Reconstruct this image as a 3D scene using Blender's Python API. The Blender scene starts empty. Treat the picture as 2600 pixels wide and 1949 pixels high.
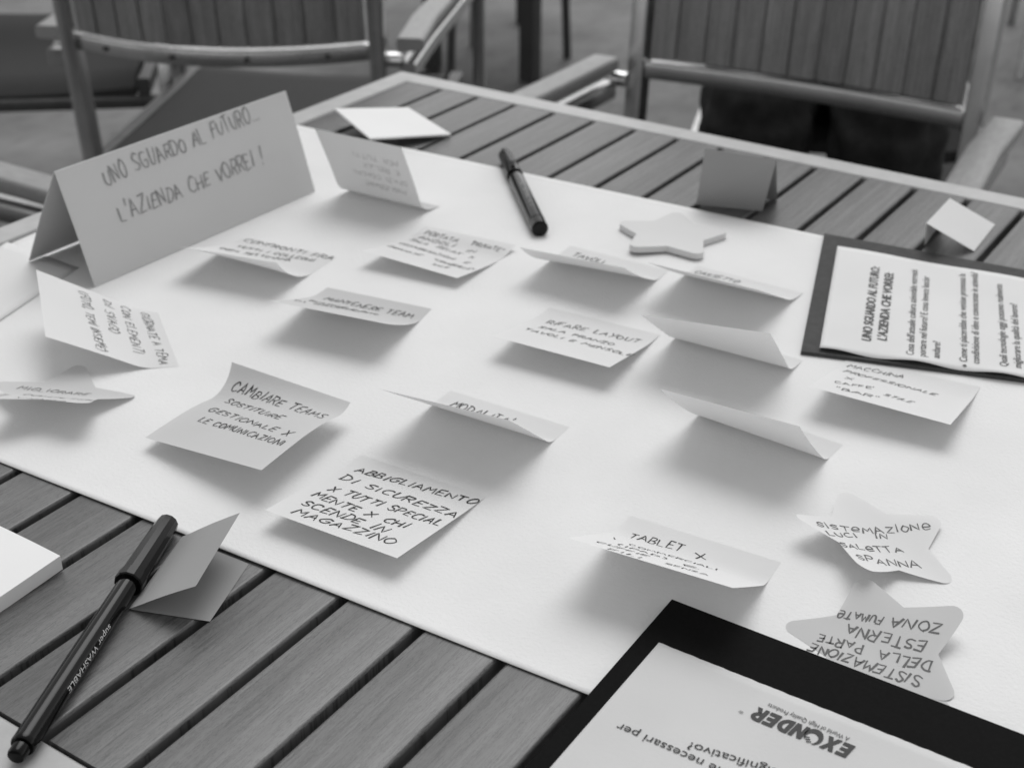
import bpy, bmesh, math, random
import numpy as np
from mathutils import Matrix, Vector

# ------------------------------------------------------------------ camera, sky, sun, exposure
TZ = 0.74                                   # height of the table top above the floor
CAM = np.array([0.8113881, -1.03247736, 0.38163678 + TZ])
ROT = np.array([[0.8335482728844054, 0.552433398455974, 0.0038232240070558143],
                [0.2716125492092177, -0.4037811264097555, -0.8736059896013417],
                [-0.4810653800508775, 0.7292311994324245, -0.4866189041651099]])
scene = bpy.context.scene
col = scene.collection
cam_data = bpy.data.cameras.new("camera")
cam = bpy.data.objects.new("camera", cam_data)
col.objects.link(cam)
scene.camera = cam
M = Matrix.Identity(4)
for i in range(3):
    M[i][0], M[i][1], M[i][2], M[i][3] = ROT[0][i], -ROT[1][i], -ROT[2][i], CAM[i]
cam.matrix_world = M
cam_data.sensor_width = 36.0
cam_data.lens = 36.0 * 3485.85 / 2600.0
cam_data.clip_start = 0.02
cam_data.clip_end = 200.0
cam_data.dof.use_dof = True
cam_data.dof.focus_distance = 0.62
cam_data.dof.aperture_fstop = 13.0

SUN_AZ, SUN_EL = math.radians(112), math.radians(58)
world = bpy.data.worlds.new("World")
scene.world = world
world.use_nodes = True
nt = world.node_tree
bg = nt.nodes["Background"]
sky = nt.nodes.new("ShaderNodeTexSky")
sky.sky_type = 'NISHITA'
sky.sun_disc = False
sky.sun_elevation = SUN_EL
sky.sun_rotation = math.pi / 2 - SUN_AZ
bw = nt.nodes.new("ShaderNodeRGBToBW")      # the photograph is black and white, so is its sky
nt.links.new(sky.outputs[0], bw.inputs[0])
nt.links.new(bw.outputs[0], bg.inputs[0])
bg.inputs[1].default_value = 0.20
sl = bpy.data.lights.new("sun", 'SUN')
sl.energy = 1.10
sl.angle = math.radians(42)
sun = bpy.data.objects.new("sun", sl)
col.objects.link(sun)
sun.rotation_euler = Vector((math.cos(SUN_AZ) * math.cos(SUN_EL), math.sin(SUN_AZ) * math.cos(SUN_EL), math.sin(SUN_EL))).to_track_quat('Z', 'Y').to_euler()
sun.location = (2, 3, 5)
scene.view_settings.view_transform = 'Standard'
scene.view_settings.look = 'None'
scene.view_settings.gamma = 1.0
scene.view_settings.exposure = 0.29

# ------------------------------------------------------------------ measured data (metres on the table top, z above it)
NOTES = {"abb":[0.411,-0.5685,0.0503,0.0454,0.1023,0.1347,0.1388,0.1425,0.0531,0.1233,0.1432,0.1441,0.1449,0.0006,-0.0042,0.0765],"camb":[0.3015,-0.5479,0.0229,-1.1745,-0.4832,0.2306,0.0742,0.0525,-0.4996,0.2788,0.1554,0.0485,0.0417,0.0133,0.1294,0.0849],"conf":[0.1611,-0.3909,0.1455,0.071,0.1972,0.2289,0.3458,0.4844,-0.025,-0.0039,0.0008,0.4968,0.9511,0.0006,-0.0113,0.0765],"pot":[0.2589,-0.3085,0.1046,-0.1277,-0.1958,0.1492,0.2026,0.2409,-0.1445,-0.2522,0.1106,0.1305,0.1542,0.0041,-0.0827,0.0734],"mant":[0.2634,-0.4208,0.1624,0.0538,0.1236,0.3421,0.3754,0.4157,-0.0214,-0.0101,0.3322,0.4447,0.5278,0.0006,0.0548,0.0765],"tav":[0.3593,-0.2738,0.0164,-0.0103,-0.0083,0.1759,0.4909,0.7777,0.0099,0.0207,0.4413,0.5241,0.6155,0.0006,0.032,0.0765],"cass":[0.4482,-0.2549,-0.0065,0.0317,0.0177,0.4798,0.5033,0.5196,0.0622,0.1433,0.4854,0.4864,0.4915,0.0006,-0.0291,0.0765],"rif":[0.3994,-0.3653,0.0736,0.0416,0.0732,0.2076,0.2191,0.2268,0.0536,0.1155,0.1987,0.201,0.2054,0.0006,0.0197,0.0765],"bl1":[0.4846,-0.3421,0.0008,0.0365,0.0485,0.6534,0.6567,0.6693,0.0434,0.1376,0.8141,0.8056,0.7874,0.0006,0.0244,0.0765],"mod":[0.4101,-0.4871,0.0422,0.0302,0.004,0.6077,0.6097,0.6171,-0.0268,-0.0052,0.7036,0.6971,0.6866,0.0006,0.0059,0.0766],"bl2":[0.5399,-0.4139,-0.0616,-0.0342,-0.0123,0.6109,0.7091,0.7862,-0.0421,-0.0041,0.7293,0.7928,0.8417,0.0006,0.0077,0.0767],"macc":[0.5821,-0.3243,0.115,0.0542,0.1415,0.262,0.2607,0.2561,0.0476,0.1116,0.2108,0.2113,0.2152,0.0006,-0.0517,0.0765],"tab":[0.5552,-0.5389,0.0732,0.0594,0.1397,0.5114,0.5052,0.5076,-0.0013,-0.0029,0.5595,0.5711,0.5733,0.0006,0.0046,0.0766],"vert":[0.1991,-0.5085,-0.607,0.1587,0.4223,0.5174,0.5056,0.4978,0.0003,0.0183,0.4762,0.4466,0.4382,0.0006,-0.2106,0.0767],"back":[0.1647,-0.2686,0.0377,0.0188,0.2535,1.2245,1.1847,1.1572,0.0288,0.2389,1.2317,1.1972,1.1697,0.0006,-0.1113,0.0765]}
STARS = {"s1":[0.6634,-0.497,0.7651,0.0393,0.0245,28.7392,-0.0192,10.3398,0.0013,2.236,0.0809],"s2":[0.6906,-0.5656,0.5409,0.0394,0.0245,25.7589,-0.0108,10.6357,-0.0002,9.1176,-0.0],"s3":[0.241,-0.6217,0.5825,0.0407,0.0249,-17.1299,-0.0059,14.5224,0.0061,5.1831,0.4432],"s4":[0.4119,-0.225,0.3695,0.0395,0.0246,-33.3815,-0.0045,-1.8285,0.0045,0,0]}
TEXTS = {"abb":[["ABBIGLIAMENTO",8.1,16.6,75.6,10.4,5.5],["DI SICUREZZA",7.4,27.9,75.3,27.5,5.5],["X TUTTI SPECIAL",10.2,41.3,73.7,39.2,5.5],["MENTE X CHI",7.7,51.5,62.5,51.1,5.5],["SCENDE IN",9.6,62.1,57.0,60.5,5.5],["MAGAZZINO",11.9,71.0,67.1,67.5,5.5]],"camb":[["CAMBIARE TEAMS",6.0,14.1,71,20.4,6.5],["SOSTITUIRE",10.1,25.7,51.8,31.6,4.5],["GESTIONALE X",10.3,39.3,68.2,45.5,4.5],["LE COMUNICAZIONI",14.0,51.3,71,54.1,4.5]],"mod":[["MODALITA'",9,15.5,47,15.5,6.5]],"tav":[["TAVOLI",9,15,33,15.5,6]],"cass":[["CASSETTO",3.9,11.9,35.1,12.2,5]],"rif":[["RIFARE LAYOUT",10.2,24.8,70.2,20.8,6.5],["SALA PRANZO",10.9,37.3,60.8,36.9,4.5],["TAVOLI E MENSOLE",7.0,48.4,77.4,48.9,4.5]],"pot":[["PORTATA",6.2,10.2,34.3,12.0,4.5],["\"PRIVATE\"",44.6,11.1,71.2,11.9,4.5],["ANGOLI",5.5,17.6,35.9,18.9,4],["IN",47.8,21.5,54.5,20.4,4],["SALA",2.3,24.1,18.0,25.9,4],["RELAX",26.5,26.3,47.5,29.5,4],["X",57.0,31.8,60.1,31.5,4],["CONVERSAZIONI",2.1,36.9,51.8,43.4,4],["E",60.8,44.0,63.6,44.3,4],["CHIAMATE",1.1,49.3,30.2,53.1,4],["\"TRANQUILLE\"",41.9,54.6,73.5,55.7,4],["SALE",48.6,64.7,59.9,63.9,3.5]],"conf":[["CONFRONTI FRA",3.8,6.4,75.9,6.3,6],["TUTTI I COLLEGHI",9.2,21.5,66.7,14.3,4.5],["OGNI SETTIMANA",6.2,35.9,53.6,22.2,4.5]],"mant":[["MANTENERE TEAM",8.7,21.2,69.7,18.4,6.5],["BUILDING E GITE",7.3,37.4,51.9,30.5,4.5],["DI GRUPPO",4.0,50.6,41.1,34.4,4.5]],"macc":[["MACCHINA",3.9,13.8,35.5,12.7,5],["PROFESSIONALE",4.8,25.1,57.8,30.3,4.5],["X",9.8,40.0,13.9,39.7,4.5],["CAFFE'",8.6,55.4,28.9,47.8,4.5],["STILE",35.6,54.8,50.8,57.2,4.5],["\"BAR\"",12.0,67.2,35.0,64.7,4.5]],"tab":[["TABLET",8.3,21.5,33.7,16.8,6.5],["X",42.0,18.7,46.3,16.7,5.5],["I",8.0,39.9,9.2,38.9,4.6],["COMMERCIALI",16.9,42.4,55.0,27.8,4.6],["(IPAD)",15,53,37,48,4.6],["E",47,50,52,46,4.6],["CUFFIE",9,64,32,60,4.6],["SENZA",42,64,60,59,4.6],["FILI",19,74.5,33,72,4.6]],"vert":[["GIORNATE A TEMA",4.3,11.4,72,9.9,5.5],["CON ELEMENTI",4.0,24.1,60.4,23.1,5.5],["DI SVAGO",5.2,35.3,43.6,35.1,5.5],["(FOTO, TEMI INSIEME)",5.8,50.6,72,46.2,5.5]],"s1":[["SISTeMAZIoNe",-27.9,6.6,30.4,5.9,4.8],["LUCI",-25.5,-1.5,-9.0,1.7,3.6],["IN",0.6,1.7,6.9,1.1,3.9],["SALeTTA",-23.5,-10.9,9.8,-8.7,4.2],["SPANNA",-20.2,-21.2,12.9,-21.1,5]],"s2":[["SISTEMAZIONE",14.3,-19.4,-27.7,0.6,6],["DELLA",20.1,-11.4,0.5,-3.3,5.5],["PARTE",-6.1,0.5,-23.6,7.0,5],["ESTERNA",20.1,-0.2,-10.6,13.0,6],["ZONA",28.3,7.2,9.1,15.4,5.5],["FUMATe",5.3,16.2,-11.9,22.9,4.5]],"s3":[["MIGLIORARE",-25.2,6.8,14.0,4.9,5],["COMPUTER",-18.1,-6.2,23.8,-19.6,4.5],["VIDEO",-16.0,-24.5,12.2,-32.2,4.5]]}


def ray(px, py, z):
    """where the line of sight through a measured photo point meets height z above the table"""
    d = ROT.T @ np.array([(px - 1300) / 3485.85, (py - 974.5) / 3485.85, 1.0])
    t = (z + TZ - CAM[2]) / d[2]
    q = CAM + t * d
    return np.array([q[0], q[1], z])


# ------------------------------------------------------------------ materials
def nodes_of(name):
    m = bpy.data.materials.new(name)
    m.use_nodes = True
    n = m.node_tree
    return m, n, n.nodes["Principled BSDF"], n.links


def tex(n, kind, **kw):
    t = n.nodes.new(kind)
    for k, v in kw.items():
        if k in t.inputs:
            t.inputs[k].default_value = v
        else:
            setattr(t, k, v)
    return t


def mapping(n, links, scale, coord="Object"):
    tc = n.nodes.new("ShaderNodeTexCoord")
    mp = n.nodes.new("ShaderNodeMapping")
    mp.inputs["Scale"].default_value = scale
    links.new(tc.outputs[coord], mp.inputs["Vector"])
    return mp


def ramp(n, stops):
    r = n.nodes.new("ShaderNodeValToRGB")
    e = r.color_ramp.elements
    while len(e) < len(stops):
        e.new(0.5)
    for k, (p, c) in enumerate(stops):
        e[k].position = p
        e[k].color = (c, c, c, 1)
    return r


def paper_mat(name, c, grain=600.0, bump=0.15, trans=0.2, var=0.04, rough=0.85):
    m, n, b, l = nodes_of(name)
    mp = mapping(n, l, (1, 1, 1))
    no = tex(n, "ShaderNodeTexNoise", Scale=grain, Detail=4.0, Roughness=0.6)
    l.new(mp.outputs[0], no.inputs["Vector"])
    big = tex(n, "ShaderNodeTexNoise", Scale=14.0, Detail=3.0)
    l.new(mp.outputs[0], big.inputs["Vector"])
    r = ramp(n, [(0.3, c * (1 - var)), (0.7, c * (1 + var))])
    l.new(big.outputs[0], r.inputs[0])
    l.new(r.outputs[0], b.inputs["Base Color"])
    b.inputs["Roughness"].default_value = rough
    b.inputs["Specular IOR Level"].default_value = 0.25
    bp = tex(n, "ShaderNodeBump", Strength=bump, Distance=0.0006)
    l.new(no.outputs[0], bp.inputs["Height"])
    l.new(bp.outputs[0], b.inputs["Normal"])
    if trans:
        tr = n.nodes.new("ShaderNodeBsdfTranslucent")
        l.new(r.outputs[0], tr.inputs[0])
        mx = n.nodes.new("ShaderNodeMixShader")
        mx.inputs[0].default_value = trans
        l.new(b.outputs[0], mx.inputs[1])
        l.new(tr.outputs[0], mx.inputs[2])
        l.new(mx.outputs[0], n.nodes["Material Output"].inputs[0])
    return m


def plain(name, c, rough=0.5, metal=0.0, spec=0.5, noise=0.0, scale=40.0, bump=0.0, stretch=(1, 1, 1), coat=0.0):
    m, n, b, l = nodes_of(name)
    b.inputs["Base Color"].default_value = (c, c, c, 1)
    b.inputs["Roughness"].default_value = rough
    b.inputs["Metallic"].default_value = metal
    b.inputs["Specular IOR Level"].default_value = spec
    b.inputs["Coat Weight"].default_value = coat
    b.inputs["Coat Roughness"].default_value = 0.08
    if noise or bump:
        mp = mapping(n, l, stretch)
        no = tex(n, "ShaderNodeTexNoise", Scale=scale, Detail=5.0, Roughness=0.6)
        l.new(mp.outputs[0], no.inputs["Vector"])
        if noise:
            r = ramp(n, [(0.3, c * (1 - noise)), (0.7, c * (1 + noise))])
            l.new(no.outputs[0], r.inputs[0])
            l.new(r.outputs[0], b.inputs["Base Color"])
        if bump:
            bp = tex(n, "ShaderNodeBump", Strength=bump, Distance=0.001)
            l.new(no.outputs[0], bp.inputs["Height"])
            l.new(bp.outputs[0], b.inputs["Normal"])
    return m


def wood_mat(name, c, pitch, x0, along='Y'):
    """slats with long grain lines; every slat gets its own offset and tone"""
    m, n, b, l = nodes_of(name)
    tc = n.nodes.new("ShaderNodeTexCoord")
    sp = n.nodes.new("ShaderNodeSeparateXYZ")
    l.new(tc.outputs["Object"], sp.inputs[0])
    across, length = (sp.outputs["X"], sp.outputs["Y"]) if along == 'Y' else ((sp.outputs["X"], sp.outputs["Z"]) if along == 'Z' else (sp.outputs["Y"], sp.outputs["X"]))

    def mth(op, a, bb):
        q = n.nodes.new("ShaderNodeMath")
        q.operation = op
        for k, v in enumerate((a, bb)):
            if isinstance(v, (int, float)):
                q.inputs[k].default_value = v
            else:
                l.new(v, q.inputs[k])
        return q.outputs[0]
    idx = mth('FLOOR', mth('DIVIDE', mth('SUBTRACT', across, x0), pitch), 0)
    wn = tex(n, "ShaderNodeTexWhiteNoise", noise_dimensions='1D')
    l.new(idx, wn.inputs["W"])
    def vec(ax, al):
        c_ = n.nodes.new("ShaderNodeCombineXYZ")
        l.new(mth('MULTIPLY', across, ax), c_.inputs[0])
        l.new(mth('MULTIPLY', length, al), c_.inputs[1])
        l.new(mth('MULTIPLY', wn.outputs[0], 9.0), c_.inputs[2])
        return c_.outputs[0]
    # growth rings cut lengthwise: thin dark wavy lines
    wave = tex(n, "ShaderNodeTexWave", Scale=48.0, Distortion=9.0, Detail=2.5)
    wave.inputs["Detail Scale"].default_value = 55.0
    wave.inputs["Detail Roughness"].default_value = 0.55
    l.new(vec(1.0, 0.075), wave.inputs["Vector"])
    r2 = ramp(n, [(0.0, 0.45), (0.05, 0.74), (0.13, 0.95), (0.5, 1.0), (1.0, 1.05)])
    l.new(wave.outputs["Fac"], r2.inputs[0])
    fine = tex(n, "ShaderNodeTexNoise", Scale=1000.0, Detail=4.0, Roughness=0.7)
    l.new(vec(1.0, 0.035), fine.inputs["Vector"])
    r1 = ramp(n, [(0.32, c * 0.60), (0.47, c * 0.98), (0.72, c * 1.2)])
    l.new(fine.outputs[0], r1.inputs[0])
    mu = n.nodes.new("ShaderNodeMixRGB")
    mu.blend_type = 'MULTIPLY'
    mu.inputs[0].default_value = 1.0
    l.new(r1.outputs[0], mu.inputs[1])
    l.new(r2.outputs[0], mu.inputs[2])
    mu2 = n.nodes.new("ShaderNodeMixRGB")
    mu2.blend_type = 'MULTIPLY'
    mu2.inputs[0].default_value = 1.0
    l.new(mu.outputs[0], mu2.inputs[1])
    broad = tex(n, "ShaderNodeTexNoise", Scale=130.0, Detail=2.0, Roughness=0.5)
    l.new(vec(1.0, 0.06), broad.inputs["Vector"])
    rb_ = ramp(n, [(0.3, 0.80), (0.7, 1.16)])
    l.new(broad.outputs[0], rb_.inputs[0])
    mu3 = n.nodes.new("ShaderNodeMixRGB")
    mu3.blend_type = 'MULTIPLY'
    mu3.inputs[0].default_value = 1.0
    tone = ramp(n, [(0.0, 0.85), (1.0, 1.12)])
    l.new(wn.outputs[0], tone.inputs[0])
    l.new(tone.outputs[0], mu2.inputs[2])
    l.new(mu2.outputs[0], mu3.inputs[1])
    l.new(rb_.outputs[0], mu3.inputs[2])
    l.new(mu3.outputs[0], b.inputs["Base Color"])
    b.inputs["Roughness"].default_value = 0.40
    b.inputs["Specular IOR Level"].default_value = 0.5
    bp = tex(n, "ShaderNodeBump", Strength=0.25, Distance=0.0004)
    l.new(fine.outputs[0], bp.inputs["Height"])
    l.new(bp.outputs[0], b.inputs["Normal"])
    return m


SLAT0, PITCH = 0.06919, 0.041076
MAT = dict(
    slat=wood_mat("slat_wood", 0.10, PITCH, SLAT0),
    chair_slat=wood_mat("chair_slat_wood", 0.20, 0.0364, -0.2, 'Z'),
    frame=plain("brushed_frame", 0.34, 0.42, 0.0, 0.9, 0.10, 60.0, 0.05, (1, 1, 1)),
    board_paper=paper_mat("drawing_paper", 0.70, 480.0, 0.55, 0.0, 0.035),  # broad tone variation paints in the shading of slight undulations
    loose_paper=paper_mat("loose_paper", 0.72, 700.0, 0.12, 0.1, 0.02),
    note=paper_mat("note_paper", 0.70, 900.0, 0.06, 0.15, 0.02),
    note_grey=paper_mat("tinted_note_paper", 0.58, 900.0, 0.06, 0.20, 0.02),
    card=paper_mat("grey_card", 0.54, 900.0, 0.08, 0.03, 0.02),
    card_dark=paper_mat("dark_grey_card", 0.30, 900.0, 0.08, 0.05, 0.03),
    print_paper=paper_mat("printed_paper", 0.70, 700.0, 0.10, 0.08, 0.03),
    print_paper2=paper_mat("recycled_printed_paper", 0.56, 500.0, 0.22, 0.05, 0.05),
    star_pad=paper_mat("star_pad_paper", 0.60, 900.0, 0.05, 0.0, 0.02),
    pad=paper_mat("pad_paper", 0.78, 900.0, 0.05, 0.05, 0.02),
    ink=plain("marker_ink", 0.03, 0.6, spec=0.2),
    ink_soft=plain("soft_ink", 0.085, 0.7, spec=0.2),
    ink_star=plain("pencil_grey_ink", 0.12, 0.7, spec=0.2),
    ink_faint=plain("faint_ink", 0.42, 0.8, spec=0.1),
    ink_sign=plain("sign_ink", 0.24, 0.7, spec=0.2),
    print_ink=plain("printer_ink", 0.012, 0.5, spec=0.3),
    print_soft=plain("printer_ink_soft", 0.05, 0.5, spec=0.3),
    black_card=plain("black_card", 0.005, 0.9, spec=0.10, noise=0.2, scale=500.0, bump=0.05),
    sheen_board=plain("sheen_dark_card", 0.050, 0.8, spec=0.3, noise=0.2, scale=200.0, bump=0.1),  # lighter base colour stands in for gloss from grazing light on dark card
    pen=plain("pen_plastic", 0.003, 0.10, spec=0.22),
    pen_cap=plain("pen_cap_plastic", 0.003, 0.2, spec=0.2),
    pen_white=plain("pen_print", 0.5, 0.5),
    pen_label=plain("pen_label", 0.10, 0.4, noise=0.7, scale=900.0),
    metal=plain("chair_metal", 0.52, 0.26, 1.0, 0.5, 0.08, 30.0),
    dark_metal=plain("dark_chair_metal", 0.055, 0.4, 0.3, 0.5, 0.2, 30.0),
    arm=plain("armrest_wood", 0.25, 0.45, noise=0.16, scale=50.0, stretch=(6, 1, 6)),
    seat=plain("seat_sling", 0.045, 0.85, spec=0.12, noise=0.15, scale=300.0, bump=0.2),
    leg_black=plain("black_steel", 0.02, 0.45, 0.0, 0.5, 0.2, 30.0),
    trousers=plain("black_trousers", 0.016, 0.9, spec=0.2, noise=0.5, scale=30.0, bump=0.6),
    shirt=plain("grey_shirt", 0.12, 0.9, spec=0.2, noise=0.2, scale=40.0),
    skin=plain("skin", 0.35, 0.55, noise=0.06, scale=60.0),
    hair=plain("dark_hair", 0.02, 0.6, noise=0.4, scale=200.0),
)


def floor_mat():
    m, n, b, l = nodes_of("stone_floor")
    mp = mapping(n, l, (1, 1, 1))
    a = tex(n, "ShaderNodeTexNoise", Scale=2.2, Detail=6.0, Roughness=0.62)
    s = tex(n, "ShaderNodeTexNoise", Scale=9.0, Detail=4.0, Roughness=0.6)
    mp2 = mapping(n, l, (2.6, 1.0, 1.0))
    l.new(mp.outputs[0], a.inputs["Vector"])
    l.new(mp2.outputs[0], s.inputs["Vector"])
    r = ramp(n, [(0.32, 0.050), (0.68, 0.15)])
    l.new(a.outputs[0], r.inputs[0])
    r2 = ramp(n, [(0.30, 0.45), (0.42, 0.95), (0.7, 1.15)])
    l.new(s.outputs[0], r2.inputs[0])
    mu = n.nodes.new("ShaderNodeMixRGB")
    mu.blend_type = 'MULTIPLY'
    mu.inputs[0].default_value = 1.0
    l.new(r.outputs[0], mu.inputs[1])
    l.new(r2.outputs[0], mu.inputs[2])
    l.new(mu.outputs[0], b.inputs["Base Color"])
    b.inputs["Roughness"].default_value = 0.7
    return m


# ------------------------------------------------------------------ object helpers
def mesh_obj(name, verts, faces, mat, parent=None, origin=(0, 0, 0), smooth=False):
    o3 = Vector(origin)
    me = bpy.data.meshes.new(name)
    me.from_pydata([tuple(Vector(v) - o3) for v in verts], [], [tuple(f) for f in faces])
    me.validate()
    bm = bmesh.new()
    bm.from_mesh(me)
    bmesh.ops.recalc_face_normals(bm, faces=bm.faces)
    bm.to_mesh(me)
    bm.free()
    if smooth:
        for p in me.polygons:
            p.use_smooth = True
    me.materials.append(mat)
    o = bpy.data.objects.new(name, me)
    col.objects.link(o)
    if parent is not None:
        o.parent = parent
    else:
        o.location = o3
    return o


def tag(o, label, cat, group=None):
    o["label"] = label
    o["category"] = cat
    if group:
        o["group"] = group
    return o


def thing(name, label, cat, loc, group=None, rz=0.0):
    o = bpy.data.objects.new(name, None)
    o.empty_display_size = 0.02
    col.objects.link(o)
    o.location = loc
    o.rotation_euler = (0, 0, rz)
    return tag(o, label, cat, group)


def W(p):
    """table coordinates to world"""
    return (float(p[0]), float(p[1]), float(p[2]) + TZ)


class MB:
    """collects shapes into one mesh"""
    def __init__(self):
        self.v, self.f = [], []

    def add(self, vs, fs):
        k = len(self.v)
        self.v += [tuple(map(float, v)) for v in vs]
        self.f += [tuple(i + k for i in f) for f in fs]
        return self

    def box(self, x0, x1, y0, y1, z0, z1):
        v = [(x, y, z) for x in (x0, x1) for y in (y0, y1) for z in (z0, z1)]
        return self.add(v, [(0, 1, 3, 2), (4, 6, 7, 5), (0, 4, 5, 1), (2, 3, 7, 6), (0, 2, 6, 4), (1, 5, 7, 3)])

    def prism(self, section, path_a, path_b, sx, sz):
        """extrude a 2D section (coordinates along sx, sz) from path_a to path_b"""
        a, b, sx, sz = map(np.array, (path_a, path_b, sx, sz))
        n = len(section)
        vs = [a + sx * p + sz * q for p, q in section] + [b + sx * p + sz * q for p, q in section]
        fs = [(i, (i + 1) % n, n + (i + 1) % n, n + i) for i in range(n)]
        return self.add(vs, fs + [tuple(range(n))[::-1], tuple(range(n, 2 * n))])

    def sweep(self, pts, section, up=(0, 0, 1)):
        """sweep a closed section along a polyline with mitred joints"""
        pts = [np.array(p, float) for p in pts]
        up = np.array(up, float)
        rings = []
        for i, p in enumerate(pts):
            d = pts[min(i + 1, len(pts) - 1)] - pts[max(i - 1, 0)]
            d = d / np.linalg.norm(d)
            s = np.cross(d, up)
            s /= np.linalg.norm(s)
            u = np.cross(s, d)
            rings.append([p + s * a + u * b for a, b in section])
        n = len(section)
        vs = [v for r in rings for v in r]
        fs = [(k * n + i, k * n + (i + 1) % n, (k + 1) * n + (i + 1) % n, (k + 1) * n + i) for k in range(len(pts) - 1) for i in range(n)]
        return self.add(vs, fs + [tuple(range(n))[::-1], tuple((len(pts) - 1) * n + i for i in range(n))])

    def lathe(self, a, b, prof, n=32):
        """prof: (distance from a towards b, radius)"""
        a, b = np.array(a, float), np.array(b, float)
        d = (b - a) / np.linalg.norm(b - a)
        s = np.cross(d, (0, 0, 1.0))
        s /= np.linalg.norm(s)
        u = np.cross(s, d)
        vs = [a + d * t + (s * math.cos(2 * math.pi * i / n) + u * math.sin(2 * math.pi * i / n)) * r for t, r in prof for i in range(n)]
        m = len(prof)
        fs = [(k * n + i, k * n + (i + 1) % n, (k + 1) * n + (i + 1) % n, (k + 1) * n + i) for k in range(m - 1) for i in range(n)]
        return self.add(vs, fs + [tuple(range(n))[::-1], tuple((m - 1) * n + i for i in range(n))])

    def build(self, name, mat, parent=None, origin=(0, 0, 0), smooth=False):
        return mesh_obj(name, self.v, self.f, mat, parent, origin, smooth)


def rrect(w, h, r, n=4):
    out = []
    for cx, cy, a0 in ((w / 2 - r, h / 2 - r, 0), (-w / 2 + r, h / 2 - r, 90), (-w / 2 + r, -h / 2 + r, 180), (w / 2 - r, -h / 2 + r, 270)):
        for k in range(n + 1):
            a = math.radians(a0 + 90 * k / n)
            out.append((cx + r * math.cos(a), cy + r * math.sin(a)))
    return out


def circ(r, n=14):
    return [(r * math.cos(2 * math.pi * k / n), r * math.sin(2 * math.pi * k / n)) for k in range(n)]


def shade(o, angle=35):
    me = o.data
    for p in me.polygons:
        p.use_smooth = True
    try:
        me.set_sharp_from_angle(angle=math.radians(angle))
    except Exception:
        pass
    return o


# ------------------------------------------------------------------ handwriting: stroke letters laid on a surface
GLYPH = {
    'A': (.85, "0,0 .5,1 1,0|.2,.38 .82,.36"), 'B': (.72, "0,0 .05,1|0,1 .6,1 .85,.78 .6,.54 .05,.52|.5,.54 1,.28 .7,0 0,0"),
    'C': (.78, ".95,.85 .6,1 .2,.85 0,.5 .2,.12 .6,0 1,.12"), 'D': (.8, ".02,0 .06,1|-.08,1 .55,.95 1,.5 .6,.05 -.05,0"),
    'E': (.68, "1,1 .1,1 0,0 1,.02|.05,.5 .8,.52"), 'F': (.66, "1,1 .1,1 0,0|.05,.52 .75,.52"),
    'G': (.82, ".95,.85 .5,1 .1,.75 0,.35 .35,0 .9,.1 .95,.45 .55,.45"), 'H': (.8, "0,0 .03,1|1,0 .97,1|0,.5 1,.52"),
    'I': (.24, ".5,0 .55,1"), 'L': (.66, ".05,1 0,0 .95,.03"), 'M': (.98, "0,0 .12,1 .5,.35 .88,1 1,0"), 'N': (.8, "0,0 .05,1 .95,0 1,1"),
    'O': (.82, ".5,1 .1,.8 0,.4 .3,0 .75,.05 1,.5 .8,.9 .45,1.02"), 'P': (.7, "0,0 .05,1|0,1 .7,1 1,.75 .7,.48 .05,.45"),
    'Q': (.84, ".5,1 .1,.8 0,.4 .3,0 .75,.05 1,.5 .8,.9 .45,1.02|.6,.3 1.05,-.1"), 'R': (.74, "0,0 .05,1|0,1 .7,1 1,.75 .7,.48 .05,.45|.4,.46 1,0"),
    'S': (.72, ".95,.88 .5,1 .1,.8 .3,.55 .8,.42 .95,.15 .5,0 0,.12"), 'T': (.8, "0,1 1,1|.5,1 .45,0"),
    'U': (.78, "0,1 .05,.25 .4,0 .8,.12 1,1"), 'V': (.78, "0,1 .5,0 1,1"), 'X': (.8, "0,0 1,1|.05,1 .95,0"), 'Y': (.78, "0,1 .45,.5|1,1 .3,-.1"), 'Z': (.74, "0,1 1,1 0,0 1,.02"),
    'e': (.74, "0,.42 1,.5 .8,.95 .3,.95 0,.5 .25,.05 1,.1"), 'o': (.7, ".5,.9 .1,.7 0,.3 .3,0 .75,.05 1,.45 .8,.8 .45,.92"),
    "'": (.2, ".6,1.12 .3,.8"), '"': (.34, ".1,1.1 .05,.8|.8,1.1 .75,.8"), '!': (.2, ".6,1.1 .5,.3|.48,.03 .52,0"), '.': (.16, ".4,.03 .55,0"),
    ',': (.2, ".6,.1 .3,-.2"), '(': (.4, ".9,1.15 .2,.8 .1,.3 .8,-.2"), ')': (.4, ".1,1.15 .8,.8 .9,.3 .2,-.2"), ' ': (.55, ""),
}
ROUND = set("BCDGOPQRSUeo()")


def smooth_line(p, on):
    p = [np.array(q) for q in p]
    if not on or len(p) < 3:
        return p
    out = []
    for i in range(len(p) - 1):
        a, b, c, d = p[max(i - 1, 0)], p[i], p[i + 1], p[min(i + 2, len(p) - 1)]
        for t in (0, .25, .5, .75):
            out.append(.5 * (2 * b + (c - a) * t + (2 * a - 5 * b + 4 * c - d) * t * t + (3 * b - a - 3 * c + d) * t ** 3))
    return out + [p[-1]]


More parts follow.
